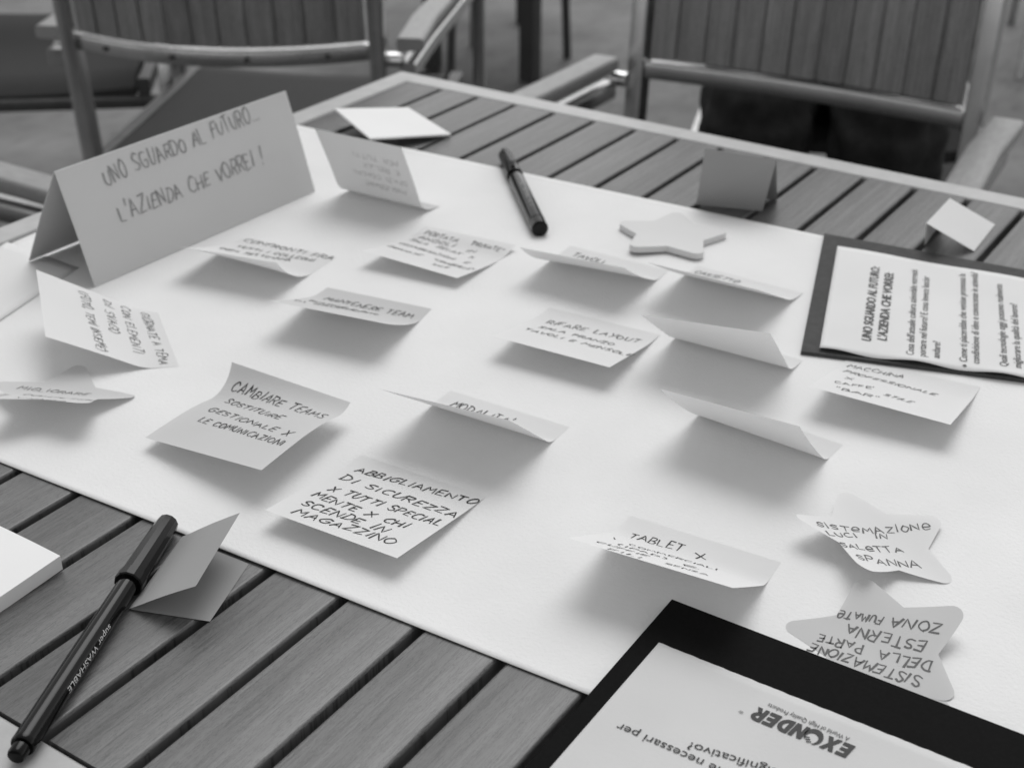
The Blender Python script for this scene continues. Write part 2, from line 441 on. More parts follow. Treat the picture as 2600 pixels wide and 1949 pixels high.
def write(mb, fn, lines, width, page_up, seed=1, slant=.12, lift=.00016, wobble=.09, twice=0.0):
    """lines: (text, u0, v0, u1, v1, cap height) in millimetres on the surface fn(u, v)"""
    rnd = random.Random(seed)

    def place(u, v):
        e = .3
        p = fn(u, v)
        n = np.cross(fn(u + e, v) - p, fn(u, v + e) - p) * (1 if page_up > 0 else -1)
        return p + n / (np.linalg.norm(n) + 1e-15) * lift
    for text, u0, v0, u1, v1, h in lines:
        d = np.array([u1 - u0, v1 - v0], float)
        ln = np.linalg.norm(d)
        d /= ln
        up = np.array([-d[1], d[0]]) * (1 if page_up > 0 else -1)
        gap = .29
        nat = sum(GLYPH[c][0] + gap for c in text) - gap
        k = ln / nat
        x = 0.0
        for c in text:
            w, strokes = GLYPH[c]
            hh = h * rnd.uniform(.84, 1.12)
            dy = h * rnd.uniform(-wobble, wobble)
            sh = slant + rnd.uniform(-.14, .14)
            for st in filter(None, strokes.split('|')):
                pts = [tuple(map(float, q.split(','))) for q in st.split()]
                pts = [(a + rnd.uniform(-.065, .065), b + rnd.uniform(-.06, .06)) for a, b in pts]
                pts = smooth_line(pts, c in ROUND)
                for rep in ((0.0, twice) if twice else (0.0,)):
                    uv = []
                    for a, b in pts:
                        px = x + (a * w + sh * b * h / k * .9) * 1.0
                        q = np.array([u0, v0]) + d * (px * k + rep) + up * (b * hh + dy - rep * .4)
                        uv.append(q)
                    fine = [uv[0]]
                    for a, b in zip(uv[:-1], uv[1:]):
                        m = max(1, int(np.linalg.norm(b - a) / 1.6))
                        fine += [a + (b - a) * t / m for t in range(1, m + 1)]
                    L, R = [], []
                    wv = width * rnd.uniform(.85, 1.15)
                    for i, q in enumerate(fine):
                        t = fine[min(i + 1, len(fine) - 1)] - fine[max(i - 1, 0)]
                        t = t / (np.linalg.norm(t) + 1e-9)
                        nn = np.array([-t[1], t[0]]) * wv * .5 * (1.12 - .5 * i / max(1, len(fine) - 1))
                        if i == 0:
                            q = q - t * wv * .3
                        if i == len(fine) - 1:
                            q = q + t * wv * .3
                        L.append(place(*(q + nn)))
                        R.append(place(*(q - nn)))
                    m = len(fine)
                    mb.add(L + R, [(i, i + 1, m + i + 1, m + i) for i in range(m - 1)])
            x += w + gap
    return mb


def text_geo(s, bold=0.0):
    """flat outline of printed type: vertices, faces, natural width and cap height"""
    cu = bpy.data.curves.new("type", 'FONT')
    cu.body = s
    cu.size = 1.0
    cu.offset = bold
    cu.resolution_u = 3
    ob = bpy.data.objects.new("type", cu)
    col.objects.link(ob)
    dg = bpy.context.evaluated_depsgraph_get()
    me = bpy.data.meshes.new_from_object(ob.evaluated_get(dg))
    v = [tuple(q.co) for q in me.vertices]
    f = [tuple(p.vertices) for p in me.polygons]
    bpy.data.objects.remove(ob)
    bpy.data.curves.remove(cu)
    bpy.data.meshes.remove(me)
    return v, f


def print_line(mb, s, start, end, cap, normal_up=(0, 0, 1), bold=0.0, italic=0.0, flip=1):
    """set a line of type between two surface points; letters stand along normal_up x direction"""
    v, f = text_geo(s, bold)
    a, b = np.array(start, float), np.array(end, float)
    L = np.linalg.norm(b - a)
    d = (b - a) / L
    up = np.cross(np.array(normal_up, float), d)
    up /= np.linalg.norm(up)
    x0 = min(q[0] for q in v)
    x1 = max(q[0] for q in v)
    sy = cap / .729
    mb.add([a + d * ((q[0] - x0) / (x1 - x0) * L + italic * q[1] * sy) + up * q[1] * sy for q in v], f)
    return mb


# ------------------------------------------------------------------ the setting
g = 14.0
floor = mesh_obj("floor", [(-g, -g, 0), (g, -g, 0), (g, g, 0), (-g, g, 0)], [(0, 1, 2, 3)], floor_mat())
floor["kind"] = "structure"

# ------------------------------------------------------------------ the slatted table
YF, YN, XL, XR = -0.02719, -0.79946, 0.0272, 1.47
T_OUT = -0.8300
table = thing("slatted_table", "slatted wooden garden table with a pale metal frame under the white paper", "table", (0.735, -0.415, 0))
TO = (0.735, -0.415, 0)
mb = MB()
sec = rrect(PITCH - 0.0044, 0.015, 0.0018, 4)
k = 0
while True:
    xc = SLAT0 + PITCH * (k - 0.5)
    if xc > XR - 0.02:
        break
    w0 = 1.0
    if k == 0:
        lo = XL + 0.0012
        hi = SLAT0 - 0.0026
        s0 = rrect(hi - lo, 0.015, 0.0026, 4)
        mb.prism(s0, (((lo + hi) / 2), YN + 0.0012, TZ - 0.0075), (((lo + hi) / 2), YF - 0.0012, TZ - 0.0075), (1, 0, 0), (0, 0, 1))
    else:
        mb.prism(sec, (xc, YN + 0.0012, TZ - 0.0075), (xc, YF - 0.0012, TZ - 0.0075), (1, 0, 0), (0, 0, 1))
    k += 1
shade(mb.build("slat_panel", MAT['slat'], table, TO), 40)
h = 0.034


def rail(a, b, inward, wid):
    """frame member with mitred ends: a, b are outer corners"""
    a, b, n = np.array(a), np.array(b), np.array(inward)
    d = (b - a) / np.linalg.norm(b - a)
    m = MB()
    prof = [(0, -h), (wid, -h), (wid, -0.0012), (wid - 0.0012, 0.0), (0.004, 0.0), (0.0012, -0.0012), (0, -0.004)]
    vs, N = [], len(prof)
    for end, sgn in ((a, 1), (b, -1)):
        for p, q in prof:
            vs.append(end + n * p + d * sgn * p + np.array([0, 0, TZ + q]))
    m.add(vs, [(i, (i + 1) % N, N + (i + 1) % N, N + i) for i in range(N)] + [tuple(range(N))[::-1], tuple(range(N, 2 * N))])
    return m


for a, b, n, wid in (((0, 0, 0), (1.5, 0, 0), (0, -1, 0), 0.0272), ((1.5, T_OUT, 0), (0, T_OUT, 0), (0, 1, 0), 0.0305),
                     ((0, T_OUT, 0), (0, 0, 0), (1, 0, 0), 0.0272), ((1.5, 0, 0), (1.5, T_OUT, 0), (-1, 0, 0), 0.0272)):
    rail(a, b, n, wid).build("frame_rail", MAT['frame'], table, TO)
for x in (0.03, 1.43):
    for y in (-0.07, T_OUT + 0.03):
        m = MB()
        m.prism(rrect(0.04, 0.04, 0.004, 3), (x + 0.02, y + 0.02, 0), (x + 0.02, y + 0.02, TZ - h), (1, 0, 0), (0, 1, 0))
        m.build("leg", MAT['frame'], table, TO)
m = MB()
for y in (-0.3, -0.55):
    m.box(0.03, 1.47, y - 0.012, y + 0.012, TZ - 0.04, TZ - 0.016)
m.build("cross_bar", MAT['frame'], table, TO)

# ------------------------------------------------------------------ the big white paper and the loose sheet
ca, sa = math.cos(math.radians(3.0)), math.sin(math.radians(3.0))


def paper_pt(s, t):
    """s along the paper from its left edge, t from its near edge"""
    p0 = np.array([0.0445, -0.6895])
    q = p0 + np.array([ca, sa]) * s + np.array([-sa, ca]) * t
    return q


def sheet(name, fn, ns, nt_, mat, parent=None, origin=(0, 0, 0), thick=0.0003):
    """a thin sheet with real thickness; fn(i, j in 0..1) gives the top surface"""
    top = [[np.array(fn(i / ns, j / nt_), float) for j in range(nt_ + 1)] for i in range(ns + 1)]
    vs = [p for r in top for p in r]
    n = len(vs)
    vs += [p - np.array([0, 0, thick]) for r in top for p in r]
    I = lambda i, j: i * (nt_ + 1) + j
    fs = []
    for i in range(ns):
        for j in range(nt_):
            fs.append((I(i, j), I(i + 1, j), I(i + 1, j + 1), I(i, j + 1)))
            fs.append((n + I(i, j), n + I(i, j + 1), n + I(i + 1, j + 1), n + I(i + 1, j)))
    for i in range(ns):
        for j in (0, nt_):
            fs.append((I(i, j), I(i + 1, j), n + I(i + 1, j), n + I(i, j)))
    for j in range(nt_):
        for i in (0, ns):
            fs.append((I(i, j), I(i, j + 1), n + I(i, j + 1), n + I(i, j)))
    return mesh_obj(name, [W(p) for p in vs], fs, mat, parent, origin, True)


PL, PD = 0.98, 0.505


def paper_top(i, j):
    s, t = i * PL, j * PD
    q = paper_pt(s, t)
    lift = 0.0011 * max(0, 1 - t / 0.012) ** 1.5 * (0.75 + 0.25 * math.sin(s * 21)) + 0.0006 * max(0, 1 - (PD - t) / 0.012) ** 2
    return (q[0], q[1], 0.0005 + lift)


org = W((*paper_pt(PL / 2, PD / 2), 0))
big = sheet("large_paper", paper_top, 60, 140, MAT['board_paper'], None, org, 0.0004)
tag(big, "large white sheet of drawing paper covering the middle of the slatted table", "paper")
C0 = np.array([0.1055, -0.4905])
lu, lv = np.array([-0.9995, 0.012]), np.array([0.262, -0.965])


def loose_top(i, j):
    q = C0 + lu * i * 0.074 + lv * j * 0.148
    return (q[0], q[1], 0.0009 + 0.0010 * (1 - i) ** 3 * math.sin(j * 2.6 + .3) * j + 0.0008 * (i * .5))


o = sheet("loose_sheet", loose_top, 12, 16, MAT['loose_paper'], None, W((*C0, 0)), 0.0003)
tag(o, "loose white sheet at the left picture edge, behind the note with sideways writing", "paper sheet")


# ------------------------------------------------------------------ square sticky notes
SN = 0.0765


def note_sides(q, N=33):
    g0 = np.array([q[0], q[1], q[13]])
    e = np.array([math.cos(q[2]), math.sin(q[2]), 0])
    f = np.array([math.sin(q[2] + q[14]), -math.cos(q[2] + q[14]), 0])
    s = np.linspace(0, 1, N)
    sm = (s[1:] + s[:-1]) / 2
    res = []
    SN = q[15]
    for base, ang in ((g0, q[3:8]), (g0 + e * SN, q[8:13])):
        a = np.interp(sm, (0, .17, .34, .65, 1), ang)
        ds = SN / (N - 1)
        x = np.concatenate([[0], np.cumsum(np.cos(a)) * ds])
        z = np.concatenate([[0], np.cumsum(np.sin(a)) * ds])
        res.append(np.array([base + f * x[i] + np.array([0, 0, max(z[i], -q[13] + .0006)]) for i in range(N)]))
    return res


def note_fn(q, bulge=0.0):
    L, R = note_sides(q)
    n = len(L)

    def fn(u, v):
        t = min(max(v / 76.5, -.02), 1.02) * (n - 1)
        i = min(max(int(t), 0), n - 2)
        a = L[i] + (L[i + 1] - L[i]) * (t - i)
        b = R[i] + (R[i + 1] - R[i]) * (t - i)
        w = u / 76.5
        return a + (b - a) * w + np.array([0, 0, bulge * 4 * w * (1 - w) * (v / 76.5) ** 2])
    return fn


def make_note(key, label, mat='note', ink='ink', width=.55, hand=True, seed=1, slant=.12, bulge=0.0, group="square sticky notes on the big paper"):
    q = NOTES[key]
    fn = note_fn(q, bulge)
    base = W(fn(38, 4) * np.array([1, 1, 0]))
    t = thing("sticky_note", label, "sticky note", base, group)
    vs, fs = [], []
    nu, nv = 14, 32
    for i in range(nu + 1):
        for j in range(nv + 1):
            vs.append(W(fn(76.5 * i / nu, 76.5 * j / nv)))
    for i in range(nu):
        for j in range(nv):
            a = i * (nv + 1) + j
            fs.append((a, a + nv + 1, a + nv + 2, a + 1))
    mesh_obj("note_paper", vs, fs, MAT[mat], t, base, True)
    if hand and key in TEXTS:
        mb = MB()
        write(mb, fn, TEXTS[key], width, -1, seed, slant)
        mb.v = [W(p) for p in mb.v]
        mb.build("handwriting", MAT[ink], t, base)
    return t


make_note('abb', "flat square note with six lines of dark capitals starting ABBIGLIAMENTO", width=.95, seed=3, slant=.25)
make_note('camb', "grey square note with curled top edge reading CAMBIARE TEAMS, left half of the paper", 'note_grey', width=.75, seed=4)
make_note('mod', "curled square note showing only the word MODALITA, just below the RIFARE LAYOUT note", width=.75, seed=5)
make_note('tav', "curled square note showing only the word TAVOLI, left of the CASSETTO note", ink='ink_soft', width=.82, seed=6)
make_note('cass', "curled square note showing only the word CASSETTO, below the star shaped pad", ink='ink_soft', width=.72, seed=7)
make_note('rif', "square note in the middle of the paper reading RIFARE LAYOUT over two smaller lines", ink='ink_soft', width=.8, seed=41)
make_note('bl1', "strongly curled note showing its blank underside, between RIFARE LAYOUT and the far dark board", hand=False)
make_note('bl2', "tightly curled note showing its blank underside, between MODALITA and the BAR coffee note", hand=False)
make_note('pot', "square note with six short blurred lines of writing, nearest below the far pen", ink='ink_soft', width=.72, seed=9)
make_note('conf', "curled square note headed CONFRONTI FRA, closest to the front foot of the tent sign", ink='ink_soft', width=.82, seed=10)
make_note('mant', "curled square note headed MANTENERE TEAM, left of the RIFARE LAYOUT note", 'note_grey', ink='ink_soft', width=.82, seed=11)
make_note('macc', "square note about a coffee machine BAR, half tucked under the far dark board", ink='ink_soft', width=.72, seed=12)
make_note('tab', "curled square note headed TABLET X, nearest to the black board", width=.7, seed=13)
make_note('vert', "bright upright note with writing running sideways, glued at its right side beside the tent sign", ink='ink_soft', width=.65, seed=14, bulge=-.002)
# upright note: its writing shows faintly through the back
t = make_note('back', "tall standing note showing its back with faint writing, right of the tent sign", 'note_grey', hand=False)
fnb = note_fn(NOTES['back'])
rnd = random.Random(5)
mb = MB()
fl = [("MIGLIORARE", 66, 34, 30, 35, 4), ("SPAZI COMUNI", 70, 43, 22, 44, 4), ("E RELAX", 66, 52, 34, 53, 4), ("PER TUTTI", 68, 61, 28, 62, 4)]
write(mb, fnb, fl, .6, 1, 15, .1)
mb.v = [W(p) for p in mb.v]
mb.build("handwriting", MAT['ink_faint'], t, tuple(t.location))


# ------------------------------------------------------------------ star shaped notes and the star pad
def star_map(q):
    def fn(u, v):
        u, v = u / 1000, v / 1000
        b, d0, kk = q[5], q[6], abs(q[7]) + 1e-9
        d = u * math.cos(b) + v * math.sin(b)
        w = -u * math.sin(b) + v * math.cos(b)
        z = 0.0
        if d > d0:
            tt = d - d0
            d = d0 + math.sin(kk * tt) / kk
            z = (1 - math.cos(kk * tt)) / kk
        x, y = d * math.cos(b) - w * math.sin(b), d * math.sin(b) + w * math.cos(b)
        c, s = math.cos(q[2]), math.sin(q[2])
        X = np.array([c * x - s * y, s * x + c * y, z])
        a = np.array([math.cos(q[9]), math.sin(q[9]), 0])
        n = np.array([-a[1], a[0], 0])
        dd, ct, st = X @ a, math.cos(q[10]), math.sin(q[10])
        X = a * (dd * ct - X[2] * st) + n * (X @ n) + np.array([0, 0, dd * st + X[2] * ct])
        return X + np.array([q[0], q[1], .0008 + q[8]])
    return fn


def star_outline(Ro, Ri, n=7):
    """five rounded tips, sharp inner corners, millimetres"""
    out = []
    tipr = 5.2
    for i in range(5):
        a = math.pi / 2 - i * 2 * math.pi / 5
        inn0 = np.array([math.cos(a + math.pi / 5), math.sin(a + math.pi / 5)]) * Ri * 1000
        inn1 = np.array([math.cos(a - math.pi / 5), math.sin(a - math.pi / 5)]) * Ri * 1000
        tip = np.array([math.cos(a), math.sin(a)])
        c = tip * (Ro * 1000 - tipr)
        aa = [a + math.radians(62) - k * math.radians(124) / n for k in range(n + 1)]
        out.append(inn0)
        out += [c + tipr * np.array([math.cos(x), math.sin(x)]) for x in aa]
    return out


def star_grid(q, rings=9):
    """concentric rings so that the sheet can bend"""
    ol = star_outline(q[3], q[4])
    dense = []
    for a, b in zip(ol, ol[1:] + ol[:1]):
        m = max(1, int(np.linalg.norm(b - a) / 2.5))
        dense += [a + (b - a) * t / m for t in range(m)]
    return dense


def make_star(key, label, mat, ink, width, thick=0.0, seed=1, cat="star note", name="star_note", group="star shaped sticky notes", slant=.12):
    q = STARS[key]
    fn = star_map(q)
    ring = star_grid(q)
    n, R = len(ring), 10
    base = W((q[0], q[1], 0))
    vs, fs = [W(fn(0, 0))], []
    for r in range(1, R + 1):
        vs += [W(fn(*(p * r / R))) for p in ring]
    for i in range(n):
        fs.append((0, 1 + i, 1 + (i + 1) % n))
        for r in range(R - 1):
            a, b = 1 + r * n, 1 + (r + 1) * n
            fs.append((a + i, b + i, b + (i + 1) % n, a + (i + 1) % n))
    if thick:
        k0 = len(vs)
        vs += [(v[0], v[1], v[2] - thick) for v in vs[1 + (R - 1) * n:]]
        for i in range(n):
            a = 1 + (R - 1) * n
            fs.append((a + i, k0 + i, k0 + (i + 1) % n, a + (i + 1) % n))
    if key in TEXTS:
        t = thing(name, label, cat, base, group)
        mesh_obj("star_paper", vs, fs, MAT[mat], t, base, not thick)
        mb = MB()
        write(mb, fn, TEXTS[key], width, 1, seed, slant)
        mb.v = [W(p) for p in mb.v]
        mb.build("handwriting", MAT[ink], t, base)
    else:
        t = mesh_obj(name, vs, fs, MAT[mat], None, base, False)
        tag(t, label, cat, group)
    return t


make_star('s1', "white star note reading SISTEMAZIONE LUCI IN SALETTA SPANNA, its left tip curling up", 'note', 'ink_star', .75, 0, 21)
make_star('s2', "grey star note with upside down writing, tucked behind the edge of the black board", 'note_grey', 'ink_star', .9, 0, 22)
make_star('s3', "curled star note headed MIGLIORARE, at the left end of the paper below the sideways note", 'note_grey', 'ink_soft', .6, 0, 23)
make_star('s4', "thick blank star shaped note pad lying near the far edge of the paper", 'star_pad', 'ink', .6, .0044, 24, "star pad", "star_pad", None)
# a star tip peeking out from under the black board
q = [0.7265, -0.6130, 0.35, 0.0393, 0.0245, 0, 1, .01, -.0001, 0, 0]
STARS['s5'] = q
make_star('s5', "star note almost wholly hidden under the black board, only one tip showing", 'note_grey', 'ink', .6, 0, 25)

# ------------------------------------------------------------------ the tent sign
sx0, sy0, syaw, SLEN, srx, srz, sbx = 0.1383, -0.5054, 0.0309, 0.2106, 0.0228, 0.0743, 0.0673
se = np.array([math.sin(syaw), math.cos(syaw), 0])
sn = np.array([-math.cos(syaw), math.sin(syaw), 0])
sb = np.array([sx0, sy0, .0008])
so = W((sx0 + sn[0] * .03 + se[0] * .105, sy0 + se[1] * .105, 0))
sign = thing("tent_sign", "folded grey card tent sign with handwritten UNO SGUARDO AL FUTURO on its front", "table sign", so)
ridge = sb + sn * srx + np.array([0, 0, srz])


def tent_strip(pts, e, length, thick):
    """bent card: pts are the section from foot over the ridge to the other foot"""
    m = MB()
    pts = [np.array(p, float) for p in pts]
    nrm = []
    for i in range(len(pts)):
        d = pts[min(i + 1, len(pts) - 1)] - pts[max(i - 1, 0)]
        n = np.cross(d, e)
        nrm.append(n / np.linalg.norm(n))
    o = pts
    inn = [p + n * thick for p, n in zip(pts, nrm)]
    N = len(pts)
    vs = o + inn + [p + e * length for p in o] + [p + e * length for p in inn]
    fs = []
    for i in range(N - 1):
        fs += [(i, i + 1, 2 * N + i + 1, 2 * N + i), (N + i, N + i + 1, 3 * N + i + 1, 3 * N + i),
               (i, i + 1, N + i + 1, N + i), (2 * N + i, 2 * N + i + 1, 3 * N + i + 1, 3 * N + i)]
    fs += [(0, N, 3 * N, 2 * N), (N - 1, 2 * N - 1, 4 * N - 1, 3 * N - 1)]
    return m.add([W(v) for v in vs], fs)


back_foot = sb + sn * sbx + np.array([0, 0, .0012])
mid_f = (sb + ridge) / 2 + sn * -.0006
mid_b = (ridge + back_foot) / 2 + sn * .001
tent_strip([sb, mid_f, ridge - np.array([0, 0, .0003]), ridge + sn * .0006 + np.array([0, 0, -.0002]), mid_b, back_foot], se, SLEN, .0004).build("folded_card", MAT['card'], sign, so)
up_s = (ridge - sb) / np.linalg.norm(ridge - sb)


def sign_fn(u, v):
    """u along the foot, v up the front face, millimetres"""
    b = v / 1000 / np.linalg.norm(ridge - sb)
    return sb + se * u / 1000 + up_s * v / 1000 + sn * (-.0006 * (1 - abs(2 * b - 1)))


mb = MB()
sl_lines = [["UNO SGUARDO AL FUTURO...",33.4,58.8,176.9,65.3,10.5],["L'AZIENDA CHE VORREI !",35.0,33.4,168.3,34.5,10.5]]
write(mb, sign_fn, sl_lines, .5, 1, 31, .05, .0004, .05, .8)
mb.v = [W(p) for p in mb.v]
mb.build("handwriting", MAT['ink_sign'], sign, so)

# ------------------------------------------------------------------ the two boards with printed sheets
b0, bx_, by_ = np.array([0.4995, -0.1594, 0]), np.array([0.9665, 0.2567, 0]), np.array([0.3104, -0.9506, 0])


def slab(name, corner, ex, ey, lx, ly, z0, z1, mat, parent, origin):
    c = np.array(corner, float)
    pr = [c, c + ex * lx, c + ex * lx + ey * ly, c + ey * ly]
    m = MB()
    m.add([W((p[0], p[1], z)) for z in (z0, z1) for p in pr], [(0, 1, 2, 3), (4, 5, 6, 7), (0, 1, 5, 4), (1, 2, 6, 5), (2, 3, 7, 6), (3, 0, 4, 7)])
    return m.build(name, mat, parent, origin)


bo = W((0.60, -0.21, 0))
brd = thing("card_board", "dark card board with a printed sheet of questions, below the pale folded card", "card board", bo)
by2 = np.array([0.3104, -0.9506, 0])
ex2 = np.array([0.1203, 0.0394, 0])
ex2 = ex2 / np.linalg.norm(ex2)
ex3 = np.array([0.1355, 0.0162, 0]) / np.linalg.norm(np.array([0.1355, 0.0162, 0]))
A, Bq = np.array([0.4995, -0.1594, 0]), np.array([0.5572, -0.3361, 0])
pr = [A, A + ex3 * .27, Bq + ex2 * .27, Bq]
m = MB()
m.add([W((p[0], p[1], z)) for z in (.0008, .0030) for p in pr], [(0, 1, 2, 3), (4, 5, 6, 7), (0, 1, 5, 4), (1, 2, 6, 5), (2, 3, 7, 6), (3, 0, 4, 7)])
m.build("board", MAT['sheen_board'], brd, bo)
S00, S01 = ray(2080.6, 885.9, .0042), ray(2126.5, 624.3, .0042)      # near-left and far-left corner of the sheet
S10, S11 = ray(2600, 959.8, .0042), ray(2600, 706.8, .0042)


def sheet_pt(i, j):
    i2 = i * 1.75
    a = S00 + (S10 - S00) * i2
    b = S01 + (S11 - S01) * i2
    p = a + (b - a) * j
    edge = (1 - j) ** 30
    p = p + np.array([0, 0, 0.0011 * edge * math.sin(i2 * 15.0 + 0.6) + 0.0005 * edge + 0.0004 * j ** 6 * math.sin(i2 * 9)])
    return p


sheet("printed_sheet", sheet_pt, 70, 24, MAT['print_paper'], brd, bo, .0002)
mb, mb2 = MB(), MB()
ofs = np.array([0, 0, .00035])
zz = .0042


def z8(x, y):
    return ray(2050 + x * 550 / 2212, 630 + y * 550 / 2212, zz) + ofs


for s, x0, y0, x1, y1, cap, bold in (
        ("UNO SGUARDO AL FUTURO:", 648, 955, 738, 200, .0058, .022), ("L'AZIENDA CHE VORREI:", 808, 950, 880, 262, .0058, .022)):
    print_line(mb, s, z8(x0, y0), z8(x1, y1), cap, bold=bold, italic=.2)
for s, x0, y0, x1, y1 in (
        ("Cosa dell'attuale cultura aziendale vorresti", 1085, 1100, 1125, 228), ("portare nel futuro? E cosa invece lasciar", 1208, 1115, 1245, 295),
        ("andare?", 1350, 1130, 1358, 960), ("Come ti piacerebbe che venisse promossa la", 1632, 1165, 1612, 268),
        ("condivisione di idee e conoscenze in azienda?", 1757, 1185, 1737, 255), ("Quali tecnologie oggi possono realmente", 2045, 1215, 1987, 375),
        ("migliorare la qualit\u00e0 del lavoro?", 2187, 1230, 2140, 575)):
    print_line(mb, s, z8(x0, y0), z8(x1, y1), .0047, bold=.004, italic=.08)
for x, y in ((1055, 1140), (1605, 1200), (2025, 1255)):
    c = z8(x, y)
    mb.add([c + np.array([.0012 * math.cos(a), .0012 * math.sin(a), 0]) for a in np.linspace(0, 2 * math.pi, 12, endpoint=False)], [tuple(range(12))])
mb.v = [W(p) for p in mb.v]
mb.build("printed_text", MAT['print_soft'], brd, bo)

ko = W((0.72, -0.70, 0))
blk = thing("card_board", "black card board with an upside down printed company sheet at the front corner", "card board", ko)
slab("board", (0.6042, -0.5893, 0), np.array([1, .008, 0]), np.array([.012, -1, 0]), .235, .222, .0012, .0036, MAT['black_card'], blk, ko)
P0 = ray(1673, 1630, .0040)
rndk = random.Random(8)


def sheet_b(i, j):
    w = 0.0
    if j < .02:
        w = .00018 * math.sin(i * 150) * math.sin(i * 47 + 1)
    p = P0 + np.array([1, .012, 0]) * i * .21 + np.array([.003, -1, 0]) * (j * .19 - w)
    return (p[0], p[1], .0040)


sheet("printed_sheet", sheet_b, 120, 40, MAT['print_paper2'], blk, ko, .00025)
mb = MB()
ZB = .0040


def zb(x, y):
    return ray(1500 + x * 750 / 2212, 1700 + y * 750 / 2212, ZB) + ofs


print_line(mb, "ne necessari per", zb(1010, 745), zb(215, 398), .0044, bold=.002)
print_line(mb, "significativo?", zb(1400, 745), zb(742, 540), .0044, bold=.002)
print_line(mb, "A World of High Quality Products", zb(1942, 510), zb(1335, 252), .0025)
# the logo, its second O a crescent
LA, LB = zb(1985, 575), zb(1245, 275)
ld = (LB - LA) / np.linalg.norm(LB - LA)
lup = np.cross((0, 0, 1.0), ld)
LL = np.linalg.norm(LB - LA)
LCAP = .0080
LA = LA + lup * 0.0
HEAVY = {
    'E': (.82, [[(0, 0), (.8, 0), (.8, .23), (.32, .23), (.32, .39), (.74, .39), (.74, .61), (.32, .61), (.32, .77), (.8, .77), (.8, 1), (0, 1)]]),
    'X': (1.04, [[(0, 0), (.36, 0), (.52, .28), (.68, 0), (1.04, 0), (.71, .5), (1.02, 1), (.67, 1), (.52, .72), (.37, 1), (.02, 1), (.33, .5)]]),
    'N': (.96, [[(0, 0), (.31, 0), (.31, .52), (.64, 0), (.95, 0), (.95, 1), (.64, 1), (.64, .48), (.31, 1), (0, 1)]]),
    'D': (.94, [[(0, 0), (.31, 0), (.31, 1), (0, 1)]]), 'R': (.9, [[(0, 0), (.31, 0), (.31, 1), (0, 1)], [(.36, .36), (.60, .40), (.92, 0), (.56, 0)]]),
}


def heavy(word, x_start, x_end):
    """solid slanted capitals between two fractions of the logo's length"""
    nat = sum(HEAVY[c][0] + .09 for c in word) - .09
    k = (x_end - x_start) * LL / nat
    x = 0.0
    put = lambda px, py: W(LA + ld * (x_start * LL + (x + px) * k + .16 * py * LCAP) + lup * py * LCAP)
    for c in word:
        w, polys = HEAVY[c]
        for p in polys:
            mb.add([put(*q) for q in p], [tuple(range(len(p)))])
        if c in "DR":
            cy, ry, iy = (.5, .5, .27) if c == 'D' else (.66, .34, .13)
            x0_, rx, ix = (.31, .60, .29) if c == 'D' else (.31, .55, .25)
            A_ = [math.radians(-90 + 180 * i / 12) for i in range(13)]
            mb.add([put(x0_ + rx * math.cos(q), cy + ry * math.sin(q)) for q in A_] + [put(x0_ + ix * math.cos(q), cy + iy * math.sin(q)) for q in A_], [(i, i + 1, 14 + i, 13 + i) for i in range(12)])
        x += w + .09


print_line(mb, "\u00ae", LA + ld * LL * 1.075 + lup * LCAP * .72, LA + ld * LL * 1.12 + lup * LCAP * .72, .0016)
mb.v = [W(p) for p in mb.v]
heavy("EX", 0.0, .265)
heavy("NDER", .445, .985)
cc = LA + ld * (LL * .362 + LCAP * .1) + lup * LCAP * .48
out, inn = [], []
for kx in range(33):
    a = math.radians(100 + 300 * kx / 32)
    tt = 0.08 + .52 * math.sin(math.pi * kx / 32)
    o_ = np.array([math.cos(a), math.sin(a)])
    ce = np.array([.0, .0])
    out.append(o_ * LCAP * .56)
    inn.append(o_ * LCAP * .56 * (1 - tt))
pts = out + inn[::-1]
cm = MB()
V3 = [W(cc + ld * p[0] * .82 + lup * p[1]) for p in out + inn]
cm.add(V3, [(i, i + 1, 33 + i + 1, 33 + i) for i in range(32)])
for kx in range(3):
    a0 = np.array([.16 - .09 * kx, .12 + .13 * kx]) * LCAP
    a1 = a0 + np.array([.22, .10]) * LCAP
    wv = np.array([-.03, .06]) * LCAP
    cm.add([W(cc + ld * p[0] + lup * p[1]) for p in (a0, a1, a1 + wv, a0 + wv)], [(0, 1, 2, 3)])
mb.add(cm.v, cm.f)
mb.build("printed_text", MAT['print_ink'], blk, ko)


# ------------------------------------------------------------------ pads and folded cards
def quad_pad(name, label, cat, corners, thick, mat, group=None, n=8, sag=0.0, under=None):
    c = [np.array(p, float) for p in corners]
    base = W(((c[0] + c[2]) / 2) * np.array([1, 1, 0]))

    def fn(i, j):
        a = c[0] + (c[1] - c[0]) * i
        b = c[3] + (c[2] - c[3]) * i
        p = a + (b - a) * j
        return p + np.array([0, 0, sag * 4 * i * (1 - i)])
    o = sheet(name, fn, n, n, mat, None, base, thick)
    for p in o.data.polygons:
        p.use_smooth = False
    return tag(o, label, cat, group)


B0 = np.array([0.3606, -0.7219])
quad_pad("note_pad", "thick white note pad cut off by the left picture edge beside the near pen", "note pad",
         [(*B0, .0085), (B0[0] - .076, B0[1] - .001, .0085), (B0[0] - .074, B0[1] - .077, .0070), (B0[0] + .0015, B0[1] - .076, .0060)], .0075, MAT['pad'], sag=.0008)
quad_pad("note_pad", "thin white note pad tilted up at the far left table corner", "note pad",
         [ray(850, 275.7, .0150), ray(940, 350.7, .0120), ray(1145, 340.5, .0030), ray(1036.6, 272.8, .0045)], .0016, MAT['pad'])

